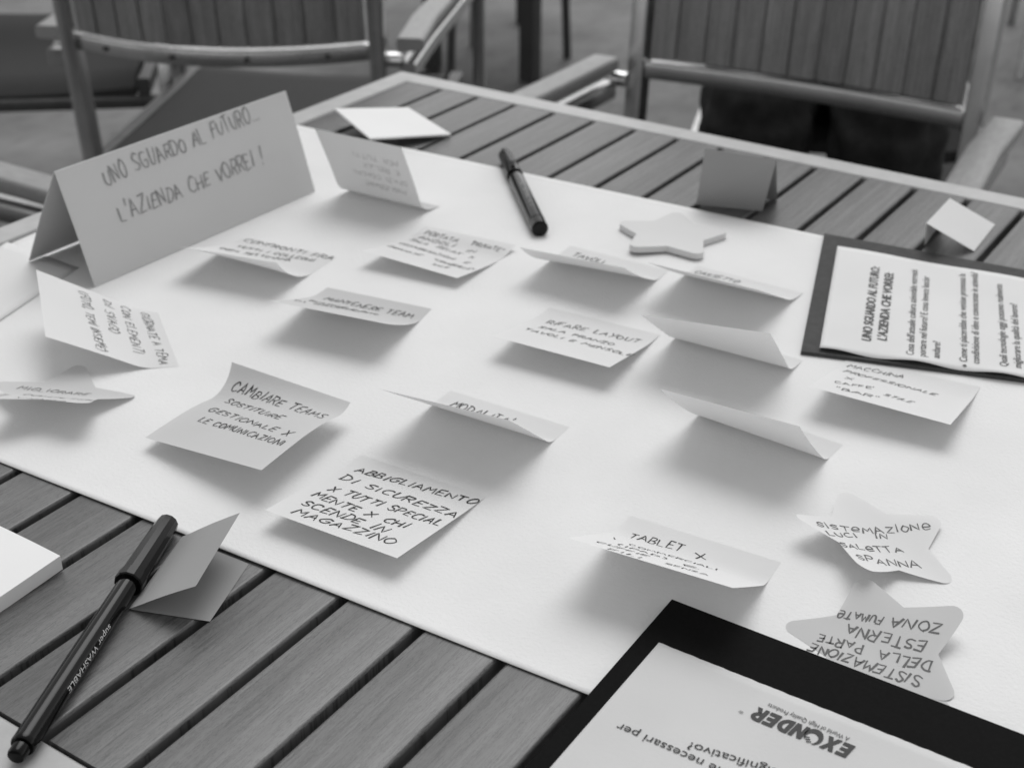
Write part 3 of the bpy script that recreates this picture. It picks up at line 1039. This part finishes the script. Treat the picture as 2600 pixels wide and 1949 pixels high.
# small grey card standing like a tent on the far slats
f0, f1 = np.array([0.3968, -0.1555, .0003]), np.array([0.4432, -0.1395, .0003])
t0, t1 = np.array([0.4035, -0.1620, .0477]), np.array([0.4530, -0.1465, .0440])
r0, r1 = np.array([0.3960, -0.1290, .0003]), np.array([0.4430, -0.1130, .0003])
to = W((0.42, -0.14, 0))
m = MB()
th = np.array([-.0001, .0003, -.0002])
vs = [f0, f1, t1, t0, r0, r1]
vs += [p + th for p in vs]
m.add([W(p) for p in vs], [(0, 1, 2, 3), (3, 2, 5, 4), (6, 7, 8, 9), (9, 8, 11, 10), (0, 3, 9, 6), (3, 4, 10, 9), (1, 2, 8, 7), (2, 5, 11, 8), (0, 1, 7, 6), (4, 5, 11, 10)])
tag(m.build("folded_card", MAT['card_dark'], None, to), "small dark grey card folded like a tent, standing on the slats behind the star pad", "folded card")

# small pale card on the far right slats
a0, a1 = np.array([0.5687, -0.1563, .0258]), np.array([0.5680, -0.1051, .0268])
e0, e1 = np.array([0.5959, -0.1255, .0006]), np.array([0.5937, -0.0691, .0006])
u0, u1 = np.array([0.5640, -0.1345, .0004]), np.array([0.5600, -0.0880, .0004])
m = MB()
th = np.array([-.0002, 0, -.0003])
vs = [e0, e1, a1, a0, u1, u0]
vs += [p + th for p in vs]
m.add([W(p) for p in vs], [(0, 1, 2, 3), (3, 2, 4, 5), (6, 7, 8, 9), (9, 8, 10, 11), (0, 3, 9, 6), (3, 5, 11, 9), (1, 2, 8, 7), (2, 4, 10, 8), (0, 1, 7, 6), (5, 4, 10, 11)])
tag(m.build("folded_card", MAT['pad'], None, W((0.58, -0.11, 0))), "small pale folded card propped up on the slats above the far dark board", "folded card")

# grey note folded along its left side, by the near pen
lo = [ray(328.2, 1545.9, .0004), ray(533.3, 1576.7, .0003), ray(632, 1431, .0001), np.array([0.3869, -0.6726, .0002])]
fa, fb = np.array([0.4397, -0.7139, .0200]), np.array([0.4185, -0.6642, .0214])
m = MB()
n = 8
rows = []
for i in range(n + 1):
    t_ = i / n
    p_f = lo[0] + (lo[3] - lo[0]) * t_          # along the fold
    p_l = lo[1] + (lo[2] - lo[1]) * t_
    p_u = fa + (fb - fa) * t_
    row = [p_l + (p_f - p_l) * s for s in (0, .35, .7, .94)] + [p_f + np.array([0, 0, .0004])]
    row += [p_f + (p_u - p_f) * s + np.array([0, 0, .0006 * math.sin(math.pi * s)]) for s in (.12, .3, .55, .8, 1.0)]
    rows.append(row)
K = len(rows[0])
for r in rows:
    r[0][2] = max(r[0][2], .0002)
m.add([W(p) for r in rows for p in r], [(i * K + j, (i + 1) * K + j, (i + 1) * K + j + 1, i * K + j + 1) for i in range(n) for j in range(K - 1)])
fc = m.build("folded_card", MAT['card_dark'], None, W((0.415, -0.69, 0)))
tag(fc, "grey card folded over itself, lying between the near pen and the paper edge", "folded card")

# ------------------------------------------------------------------ pens
PA, PB = ray(430, 1322, .0062), ray(38, 1922, .0048)
po = W(((PA + PB) / 2) * np.array([1, 1, 0]))
pen = thing("felt_pen", "long glossy black felt pen with white lettering, lying across the near slats", "pen", po, "black felt pens")
pa, pb = np.array(W(PA)), np.array(W(PB))
PLN = np.linalg.norm(pb - pa)
dirp = (pb - pa) / PLN
CAPL = .0495
# ribbed cap: soft twelve sided section
m = MB()
m.lathe(pa, pb, [(0, .0010), (.0004, .0040), (.0016, .0050), (.006, .0054), (CAPL - .007, .0060), (CAPL - .0062, .0060), (CAPL - .006, .0066), (CAPL - .0008, .0067), (CAPL, .0063), (CAPL, .0048)], 12)
cap = shade(m.build("cap", MAT['pen_cap'], pen, po), 22)
m = MB()
m.lathe(pa, pb, [(CAPL - .004, .0046), (CAPL + .001, .0047), (PLN * .6, .0050), (PLN - .0085, .0050), (PLN - .0065, .0050), (PLN - .0058, .0046), (PLN - .0058, .0020)], 40)
shade(m.build("barrel", MAT['pen'], pen, po), 30)
m = MB()
m.lathe(pa, pb, [(PLN - .0062, .0036), (PLN - .0012, .0036), (PLN - .0003, .0032), (PLN, .0022), (PLN, .0002)], 32)
shade(m.build("end_plug", MAT['pen'], pen, po), 30)
# lettering wrapped round the barrel
v, f = text_geo("super WASHABLE", .004)
bt = bmesh.new()
bv = [bt.verts.new(q) for q in v]
for q in f:
    try:
        bt.faces.new([bv[i] for i in q])
    except ValueError:
        pass
bmesh.ops.triangulate(bt, faces=bt.faces)
bmesh.ops.subdivide_edges(bt, edges=bt.edges, cuts=3, use_grid_fill=True)
bt.verts.index_update()
v, f = [tuple(q.co) for q in bt.verts], [tuple(x.index for x in q.verts) for q in bt.faces]
bt.free()
x0, x1 = min(q[0] for q in v), max(q[0] for q in v)
side = np.cross(dirp, (0, 0, 1.0))
side /= np.linalg.norm(side)
upv = np.cross(side, dirp)
tocam = CAM - (pa + pb) / 2
tocam -= dirp * (tocam @ dirp)
tocam /= np.linalg.norm(tocam)
ang_c = math.atan2(tocam @ upv, tocam @ side)
# side of the barrel towards the picture's lower right
rightv = np.cross(dirp, tocam)
sgn = 1 if rightv @ ROT[0] > 0 else -1
tl0, tl1 = .079, .1195
vs = []
TC = math.radians(40)
for q in v:
    tt = tl0 + (q[0] - x0) / (x1 - x0) * (tl1 - tl0)
    arc = q[1] * .0027 / .729 / .0051 - .2
    ang = TC + arc
    nv = tocam * math.cos(ang) + rightv * sgn * math.sin(ang)
    vs.append(pa + dirp * tt + nv * .00514)
MB().add(vs, f).build("lettering", MAT['pen_white'], pen, po)

QA, QB = ray(1281, 391, .0065), ray(1372, 583, .0060)
qo = W(((QA + QB) / 2) * np.array([1, 1, 0]))
pen2 = thing("felt_pen", "thick black marker pen with cap on, lying at the far edge of the white paper", "pen", qo, "black felt pens")
qa, qb = np.array(W(QA)), np.array(W(QB))
QL = np.linalg.norm(qb - qa)
m = MB()
m.lathe(qa, qb, [(0, .001), (.0006, .0042), (.003, .0054), (.05, .0064), (.0505, .0058)], 28)
cap2 = shade(m.build("cap", MAT['pen_cap'], pen2, qo), 30)
dq = (qb - qa) / QL
sq = np.cross(dq, (0, 0, 1.0))
m = MB()
m.sweep([qa + dq * .004 + np.array([0, 0, .0056]) + sq * .001, qa + dq * .012 + np.array([0, 0, .0080]) + sq * .001, qa + dq * .042 + np.array([0, 0, .0088]) + sq * .001, qa + dq * .046 + np.array([0, 0, .0064]) + sq * .001], rrect(.004, .0018, .0006, 2))
m.build("clip", MAT['pen_cap'], cap2, qo)
m = MB()
m.lathe(qa, qb, [(.049, .0050), (.056, .0056), (.060, .0061), (QL - .013, .0062), (QL - .0125, .0058), (QL - .0118, .0062), (QL - .0015, .0060), (QL, .0048), (QL, .0004)], 32)
shade(m.build("barrel", MAT['pen'], pen2, qo), 30)
tocam2 = CAM - (qa + qb) / 2
tocam2 -= dq * (tocam2 @ dq)
tocam2 /= np.linalg.norm(tocam2)
rt2 = np.cross(dq, tocam2)
rt2 *= 1 if rt2 @ ROT[0] > 0 else -1
m = MB()
rr = random.Random(3)
for seg0, seg1, den in ((.072, .098, .75), (.100, .127, .95)):
    x = seg0
    while x < seg1:
        wv = rr.uniform(.0010, .0022)
        a0_, a1_ = rr.uniform(.10, .2), rr.uniform(.55, .75)
        if rr.random() < den:
            vs = []
            for tt, an in ((x, a0_), (x + wv, a0_), (x + wv, a1_), (x, a1_)):
                vs.append(qa + dq * tt + (tocam2 * math.cos(an) + rt2 * math.sin(an)) * .00632)
            m.add(vs, [(0, 1, 2, 3)])
        x += wv + .0007
m.build("lettering", MAT['pen_label'], pen2, qo)


# ------------------------------------------------------------------ slatted armchairs
def make_armchair(label, group, BOW):
    """origin on the floor under the seat; faces +Y"""
    root = thing("armchair", label, "armchair", (0, 0, 0), group)
    hw, yb = .2000, -.23
    lean = lambda z: yb - .10 * max(0, z - .40)
    zr, zt = .622, .93
    curve = lambda x, z: lean(z) - BOW * (1 - (x / hw) ** 2)
    # slatted backrest: vertical planks set in one panel
    m = MB()
    n = 11
    for i in range(n):
        xa = -hw + .004 + (2 * hw - .008) * i / n + .0022
        xb = -hw + .004 + (2 * hw - .008) * (i + 1) / n - .0022
        vs = []
        for z in (zr + .016, zt - .016):
            for x in (xa, xb):
                for d in (-.006, .006):
                    vs.append((x, curve(x, z) + d, z))
        m.add(vs, [(0, 1, 3, 2), (4, 6, 7, 5), (0, 4, 5, 1), (2, 3, 7, 6), (0, 2, 6, 4), (1, 5, 7, 3)])
    xs = np.linspace(-hw + .006, hw - .006, 15)
    m.add([(x, curve(x, z) + d, z) for x in xs for z in (zr + .016, zt - .016) for d in (-.003, .003)],
          [f_ for k in range(14) for f_ in ((4 * k, 4 * k + 2, 4 * k + 6, 4 * k + 4), (4 * k + 1, 4 * k + 3, 4 * k + 7, 4 * k + 5))])
    m.build("backrest", MAT['chair_slat'], root)
    for z, nm in ((zr, "lower_rail"), (zt, "upper_rail")):
        m = MB()
        m.sweep([(x, curve(x, z), z) for x in np.linspace(-hw, hw, 15)], rrect(.016, .022, .003, 3))
        r_ = shade(m.build(nm, MAT['metal'], root), 40)
        m = MB()
        for x in (-.15, -.05, .05, .15):
            m = MB()
            m.lathe((x, curve(x, z) - .0125, z), (x, curve(x, z) - .006, z), [(0, .0030), (.003, .0042), (.0065, .0042)], 10)
            m.build("screw", MAT['dark_metal'], r_)
    for s in (-1, 1):
        m = MB()
        m.sweep([(s * (hw + .011), -.26, 0), (s * (hw + .011), -.235, .40), (s * (hw + .011), lean(.7), .7), (s * (hw + .011), lean(.95), .95)], rrect(.021, .030, .003, 3), (0, 1, 0))
        shade(m.build("rear_leg", MAT['metal'], root), 40)
        xa = s * (hw + .050)
        m = MB()
        m.sweep([(xa + s * .018, .315, 0), (xa + s * .018, .305, .40), (xa + s * .018, .297, .565), (xa + s * .017, .278, .588), (xa + s * .015, .22, .594), (xa, -.10, .594), (xa - s * .004, -.238, .592)], rrect(.024, .022, .005, 3), (1, 0, 0))
        shade(m.build("front_leg", MAT['metal'], root), 40)
        m = MB()
        P_ = [(xa + s * .018, .335, .606), (xa + s * .018, .325, .618), (xa + s * .017, .30, .624), (xa + s * .010, .05, .630), (xa, -.12, .630), (xa, -.236, .627)]
        m.sweep(P_, rrect(.037, .018, .005, 3))
        ar = shade(m.build("armrest", MAT['arm'], root), 40)
        m = MB()
        m.lathe((s * (hw + .020), -.240, .608), (s * (hw + .042), -.240, .608), [(0, .010), (.020, .010), (.022, .007)], 14)
        m.build("bolt", MAT['metal'], ar)
    m = MB()
    xs = np.linspace(-.215, .215, 9)
    prof = [(-.215, .432), (-.19, .437), (.0, .432), (.235, .440), (.28, .436), (.300, .420), (.297, .404), (.26, .408), (0, .404), (-.19, .408), (-.215, .412)]
    vs = [(x, y, z - .010 * (1 - (x / .215) ** 2)) for x in xs for y, z in prof]
    N = len(prof)
    m.add(vs, [(k * N + i, k * N + (i + 1) % N, (k + 1) * N + (i + 1) % N, (k + 1) * N + i) for k in range(8) for i in range(N)] + [tuple(range(N))[::-1], tuple(8 * N + i for i in range(N))])
    shade(m.build("seat", MAT['seat'], root), 50)
    m = MB()
    for s in (-1, 1):
        m.sweep([(s * .229, -.235, .420), (s * .229, .300, .420)], rrect(.022, .030, .005, 3))
    m.sweep([(-.26, .301, .395), (.26, .301, .395)], rrect(.020, .020, .004, 3))
    m.sweep([(-.22, -.225, .395), (.22, -.225, .395)], rrect(.020, .020, .004, 3))
    shade(m.build("seat_frame", MAT['dark_metal'], root), 40)
    return root


def copy_tree(o, parent=None):
    c = o.copy()
    col.objects.link(c)
    if parent is not None:
        c.parent = parent
    for ch in [x for x in bpy.data.objects if x.parent == o]:
        copy_tree(ch, c)
    return c


GRP = "slatted armchairs around the table"
bowed = make_armchair("slatted armchair facing away, seen from behind beyond the tent sign", GRP, .058)
proto = make_armchair("slatted armchair", GRP, .013)
CHAIRS = [(-0.63, 0.5, 27.0, 'slatted armchair facing away from the table, its curved back seen beyond the tent sign'), (0.222, 0.26, 184.0, 'slatted armchair facing the table, its whole backrest in view at the upper right'), (-0.47, -0.49, -88.0, 'armchair at the left edge of the picture, only its armrest end pointing at the table'), (-1.35, 0.62, -140.0, 'armchair far left behind the curved chair back, only its seat and a leg showing')]
for i, (x, y, rz, lab) in enumerate(CHAIRS):
    c = (bowed, proto)[i] if i < 2 else copy_tree(proto)
    c.location = (x, y, 0)
    c.rotation_euler = (0, 0, math.radians(rz))
    c["label"] = lab

# ------------------------------------------------------------------ far furniture: only feet and posts reach into the picture
def floor_at(px, py):
    p = ray(px, py, -TZ)
    return np.array([p[0], p[1], 0.0])


ft = floor_at(1100, 182)
ftab = thing("pedestal_table", "dark steel table far behind, only its flat foot and posts in view", "table", tuple(ft))
m = MB()
m.prism(rrect(.040, .040, .004, 2), (ft[0], ft[1], .012), (ft[0], ft[1], .70), (1, 0, 0), (0, 1, 0))
m.build("leg", MAT['leg_black'], ftab, tuple(ft))
m = MB()
dirf = ROT[0] * np.array([1, 1, 0])
dirf /= np.linalg.norm(dirf)
perp = np.array([-dirf[1], dirf[0], 0])
m.prism(rrect(.09, .012, .003, 2), ft - dirf * .085 + np.array([0, 0, .007]), ft + dirf * .02 + np.array([0, 0, .007]), perp, (0, 0, 1))
m.build("foot_plate", MAT['leg_black'], ftab, tuple(ft))
f2 = floor_at(1345, 205)
m = MB()
m.prism(rrect(.046, .046, .004, 2), (f2[0], f2[1], 0), (f2[0], f2[1], .70), (1, 0, 0), (0, 1, 0))
m.build("leg", MAT['leg_black'], ftab, tuple(ft))
far3, far4 = ft + perp * .7, f2 + perp * .7
for q_ in (far3, far4):
    m = MB()
    m.prism(rrect(.042, .042, .004, 2), (q_[0], q_[1], 0), (q_[0], q_[1], .70), (1, 0, 0), (0, 1, 0))
    m.build("leg", MAT['leg_black'], ftab, tuple(ft))
cen = (ft + f2 + far3 + far4) / 4
L_ = np.linalg.norm(f2 - ft) / 2 + .12
m = MB()
m.add([tuple(cen + dirf * a * L_ + perp * b * .47 + np.array([0, 0, z])) for z in (.70, .73) for a, b in ((-1, -1), (1, -1), (1, 1), (-1, 1))], [(0, 1, 2, 3), (4, 5, 6, 7), (0, 1, 5, 4), (1, 2, 6, 5), (2, 3, 7, 6), (3, 0, 4, 7)])
m.build("tabletop", MAT['leg_black'], ftab, tuple(ft))


def stool(pts, label, rad, mat):
    pts = [floor_at(*p) for p in pts]
    c = sum(pts) / len(pts)
    t = thing("side_chair", label, "chair", tuple(c), "dark chairs in the far background")
    for p in pts:
        m = MB()
        m.sweep([p, p + (c - p) * .12 + np.array([0, 0, .44])], circ(rad, 10), (0, 1, .01))
        m.build("leg", mat, t, tuple(c))
        m = MB()
        m.lathe(p + np.array([.0001, 0, 0]), p + np.array([.0001, 0, .012]), [(0, rad * 1.7), (.012, rad * 1.7)], 10)
    m = MB()
    m.prism(rrect(.40, .40, .05, 4), (c[0], c[1], .44), (c[0], c[1], .47), (1, 0, 0), (0, 1, 0))
    m.build("seat", mat, t, tuple(c))
    m = MB()
    b = c + perp * .2
    m.add([tuple(b + dirf * a * .19 + perp * (.012 * s + .03 * (z - .47)) + np.array([0, 0, z])) for z in (.47, .82) for a, s in ((-1, 0), (1, 0), (1, 1), (-1, 1))], [(0, 1, 2, 3), (4, 5, 6, 7), (0, 1, 5, 4), (1, 2, 6, 5), (2, 3, 7, 6), (3, 0, 4, 7)])
    m.build("backrest", mat, t, tuple(c))
    return t


stool([(1143, 215), (1202, 118), (1320, 60), (1440, 148)], "dark thin legged chair behind the far corner of the table", .012, MAT['leg_black'])
stool([(2566, 60), (2588, 200), (2745, 170), (2720, 40)], "thin legged chair behind the right armchair, cut off by the picture edge", .013, MAT['metal'])

# ------------------------------------------------------------------ person seated behind the right armchair
HIP, FACE = (0.035, 1.07, 0), -1.22


sc0 = np.array([HIP[0] + .03, HIP[1] - .03, 0])
schair = thing("side_chair", "plain metal framed chair under the person in black trousers", "chair", tuple(sc0))
Fv = np.array([math.cos(FACE), math.sin(FACE), 0])
Sv = np.array([-Fv[1], Fv[0], 0])
for a_, b_ in ((-1, -1), (-1, 1), (1, -1), (1, 1)):
    m = MB()
    p_ = sc0 + Fv * .18 * a_ + Sv * .2 * b_
    m.prism(rrect(.026, .026, .003, 3), p_, p_ + np.array([0, 0, .415]), Fv, Sv)
    m.build("leg", MAT['metal'], schair, tuple(sc0))
for b_ in (-1, 1):
    m = MB()
    m.prism(rrect(.024, .030, .003, 3), sc0 - Fv * .205 + Sv * .2 * b_ + np.array([0, 0, .430]), sc0 + Fv * .205 + Sv * .2 * b_ + np.array([0, 0, .430]), Sv, (0, 0, 1))
    m.build("seat_rail", MAT['metal'], schair, tuple(sc0))
m = MB()
m.prism(rrect(.370, .374, .03, 4), sc0 + np.array([0, 0, .424]), sc0 + np.array([0, 0, .442]), Fv, Sv)
m.build("seat", MAT['seat'], schair, tuple(sc0))
m = MB()
m.sweep([sc0 - Fv * (.21 + .05 * abs(a_) * 0) + Sv * .2 * a_ + np.array([0, 0, .70]) for a_ in (-1, -.5, 0, .5, 1)], rrect(.016, .22, .005, 3))
for b_ in (-1, 1):
    m.prism(rrect(.022, .022, .003, 2), sc0 - Fv * .205 + Sv * .205 * b_ + np.array([0, 0, .43]), sc0 - Fv * .205 + Sv * .205 * b_ + np.array([0, 0, .60]), Fv, Sv)
m.build("backrest", MAT['chair_slat'], schair, tuple(sc0))


def skinned(name, joints, edges, mat, parent, origin, sub=2):
    me = bpy.data.meshes.new(name)
    me.from_pydata([tuple(np.array(j[0]) - np.array(origin)) for j in joints], edges, [])
    o = bpy.data.objects.new(name, me)
    col.objects.link(o)
    sk = o.modifiers.new("skin", 'SKIN')
    sk.use_smooth_shade = True
    for i, j in enumerate(joints):
        r = j[1]
        me.skin_vertices[0].data[i].radius = (r, r) if not isinstance(r, tuple) else r
        me.skin_vertices[0].data[i].use_root = (i == 0)
    su = o.modifiers.new("sub", 'SUBSURF')
    su.levels = sub
    su.render_levels = sub
    dg = bpy.context.evaluated_depsgraph_get()
    nm = bpy.data.meshes.new_from_object(o.evaluated_get(dg))
    bpy.data.objects.remove(o)
    nm.name = name
    nm.materials.clear()
    nm.materials.append(mat)
    for p in nm.polygons:
        p.use_smooth = True
    ob = bpy.data.objects.new(name, nm)
    col.objects.link(ob)
    ob.parent = parent
    return ob


def make_person(hip, face):
    F = np.array([math.cos(face), math.sin(face), 0])
    S = np.array([-F[1], F[0], 0])             # the person's left
    U_ = np.array([0, 0, 1.0])
    H = np.array(hip)
    org = (H[0], H[1], 0)
    t = thing("person", "person in loose black trousers sitting behind the right armchair", "person", org)
    P = lambda f, s, z: H * np.array([1, 1, 0]) + F * f + S * s + U_ * z
    J = [(P(0, 0, .53), .11), (P(-.02, 0, .68), .105), (P(-.03, 0, .86), .115), (P(-.02, 0, 1.0), .075), (P(-.01, 0, 1.07), .05), (P(.01, 0, 1.17), .075), (P(.015, 0, 1.26), .082)]
    E = [(0, 1), (1, 2), (2, 3), (3, 4), (4, 5), (5, 6)]
    for s in (-1, 1):
        k = len(J)
        J += [(P(.02, s * .10, .52), .085), (P(.40, s * .085, .51), .058), (P(.41, s * .085, .30), .05), (P(.38, s * .09, .09), .036), (P(.50, s * .09, .04), .034)]
        E += [(0, k), (k, k + 1), (k + 1, k + 2), (k + 2, k + 3), (k + 3, k + 4)]
        k = len(J)
        J += [(P(-.02, s * .19, .97), .055), (P(-.02, s * .19, .74), .042), (P(.14, s * .14, .63), .032), (P(.20, s * .10, .635), .022)]
        E += [(3, k), (k, k + 1), (k + 1, k + 2), (k + 2, k + 3)]
        for a in range(4):
            kk = len(J)
            J += [(P(.235, s * (.07 + .02 * a), .642), .009), (P(.275 - .004 * abs(a - 1.5), s * (.068 + .02 * a), .634), .008)]
            E += [(k + 3, kk), (kk, kk + 1)]
        kk = len(J)
        J += [(P(.20, s * .06, .637), .010), (P(.225, s * .045, .632), .009)]
        E += [(k + 3, kk), (kk, kk + 1)]
    skinned("body", J, E, MAT['skin'], t, org)
    J = [(P(0, 0, .55), .125)]
    E = []
    for s in (-1, 1):
        k = len(J)
        J += [(P(.04, s * .105, .535), .098), (P(.22, s * .092, .545), .088), (P(.41, s * .088, .535), .080), (P(.44, s * .09, .32), .076), (P(.40, s * .09, .10), .068)]
        E += [(0, k), (k, k + 1), (k + 1, k + 2), (k + 2, k + 3), (k + 3, k + 4)]
    tr = skinned("trousers", J, E, MAT['trousers'], t, org, 4)
    for v_ in tr.data.vertices:            # cloth bunching across the thighs and shins
        a_ = Vector(v_.co) @ Vector(F)
        w_ = math.sin(a_ * 95 + v_.co.z * 70 + 2.2 * math.sin(v_.co.x * 31 + v_.co.y * 17)) + .5 * math.sin(a_ * 41 + v_.co.z * 160)
        v_.co += v_.normal * (.0055 * w_)
    J = [(P(0, 0, .60), .125), (P(-.02, 0, .72), .122), (P(-.03, 0, .88), .13), (P(-.02, 0, 1.0), .085)]
    E = [(0, 1), (1, 2), (2, 3)]
    for s in (-1, 1):
        k = len(J)
        J += [(P(-.02, s * .19, .97), .066), (P(-.01, s * .195, .80), .058)]
        E += [(3, k), (k, k + 1)]
    skinned("shirt", J, E, MAT['shirt'], t, org)
    J = [(P(-.02, 0, 1.20), .07), (P(-.005, 0, 1.29), .084)]
    skinned("hair", J, [(0, 1)], MAT['hair'], t, org)
    for s in (-1, 1):
        J = [(P(.37, s * .09, .05), .045), (P(.47, s * .09, .04), .044), (P(.55, s * .095, .035), .036)]
        skinned("shoe", J, [(0, 1), (1, 2)], MAT['leg_black'], t, org)
    return t


make_person(HIP, FACE)
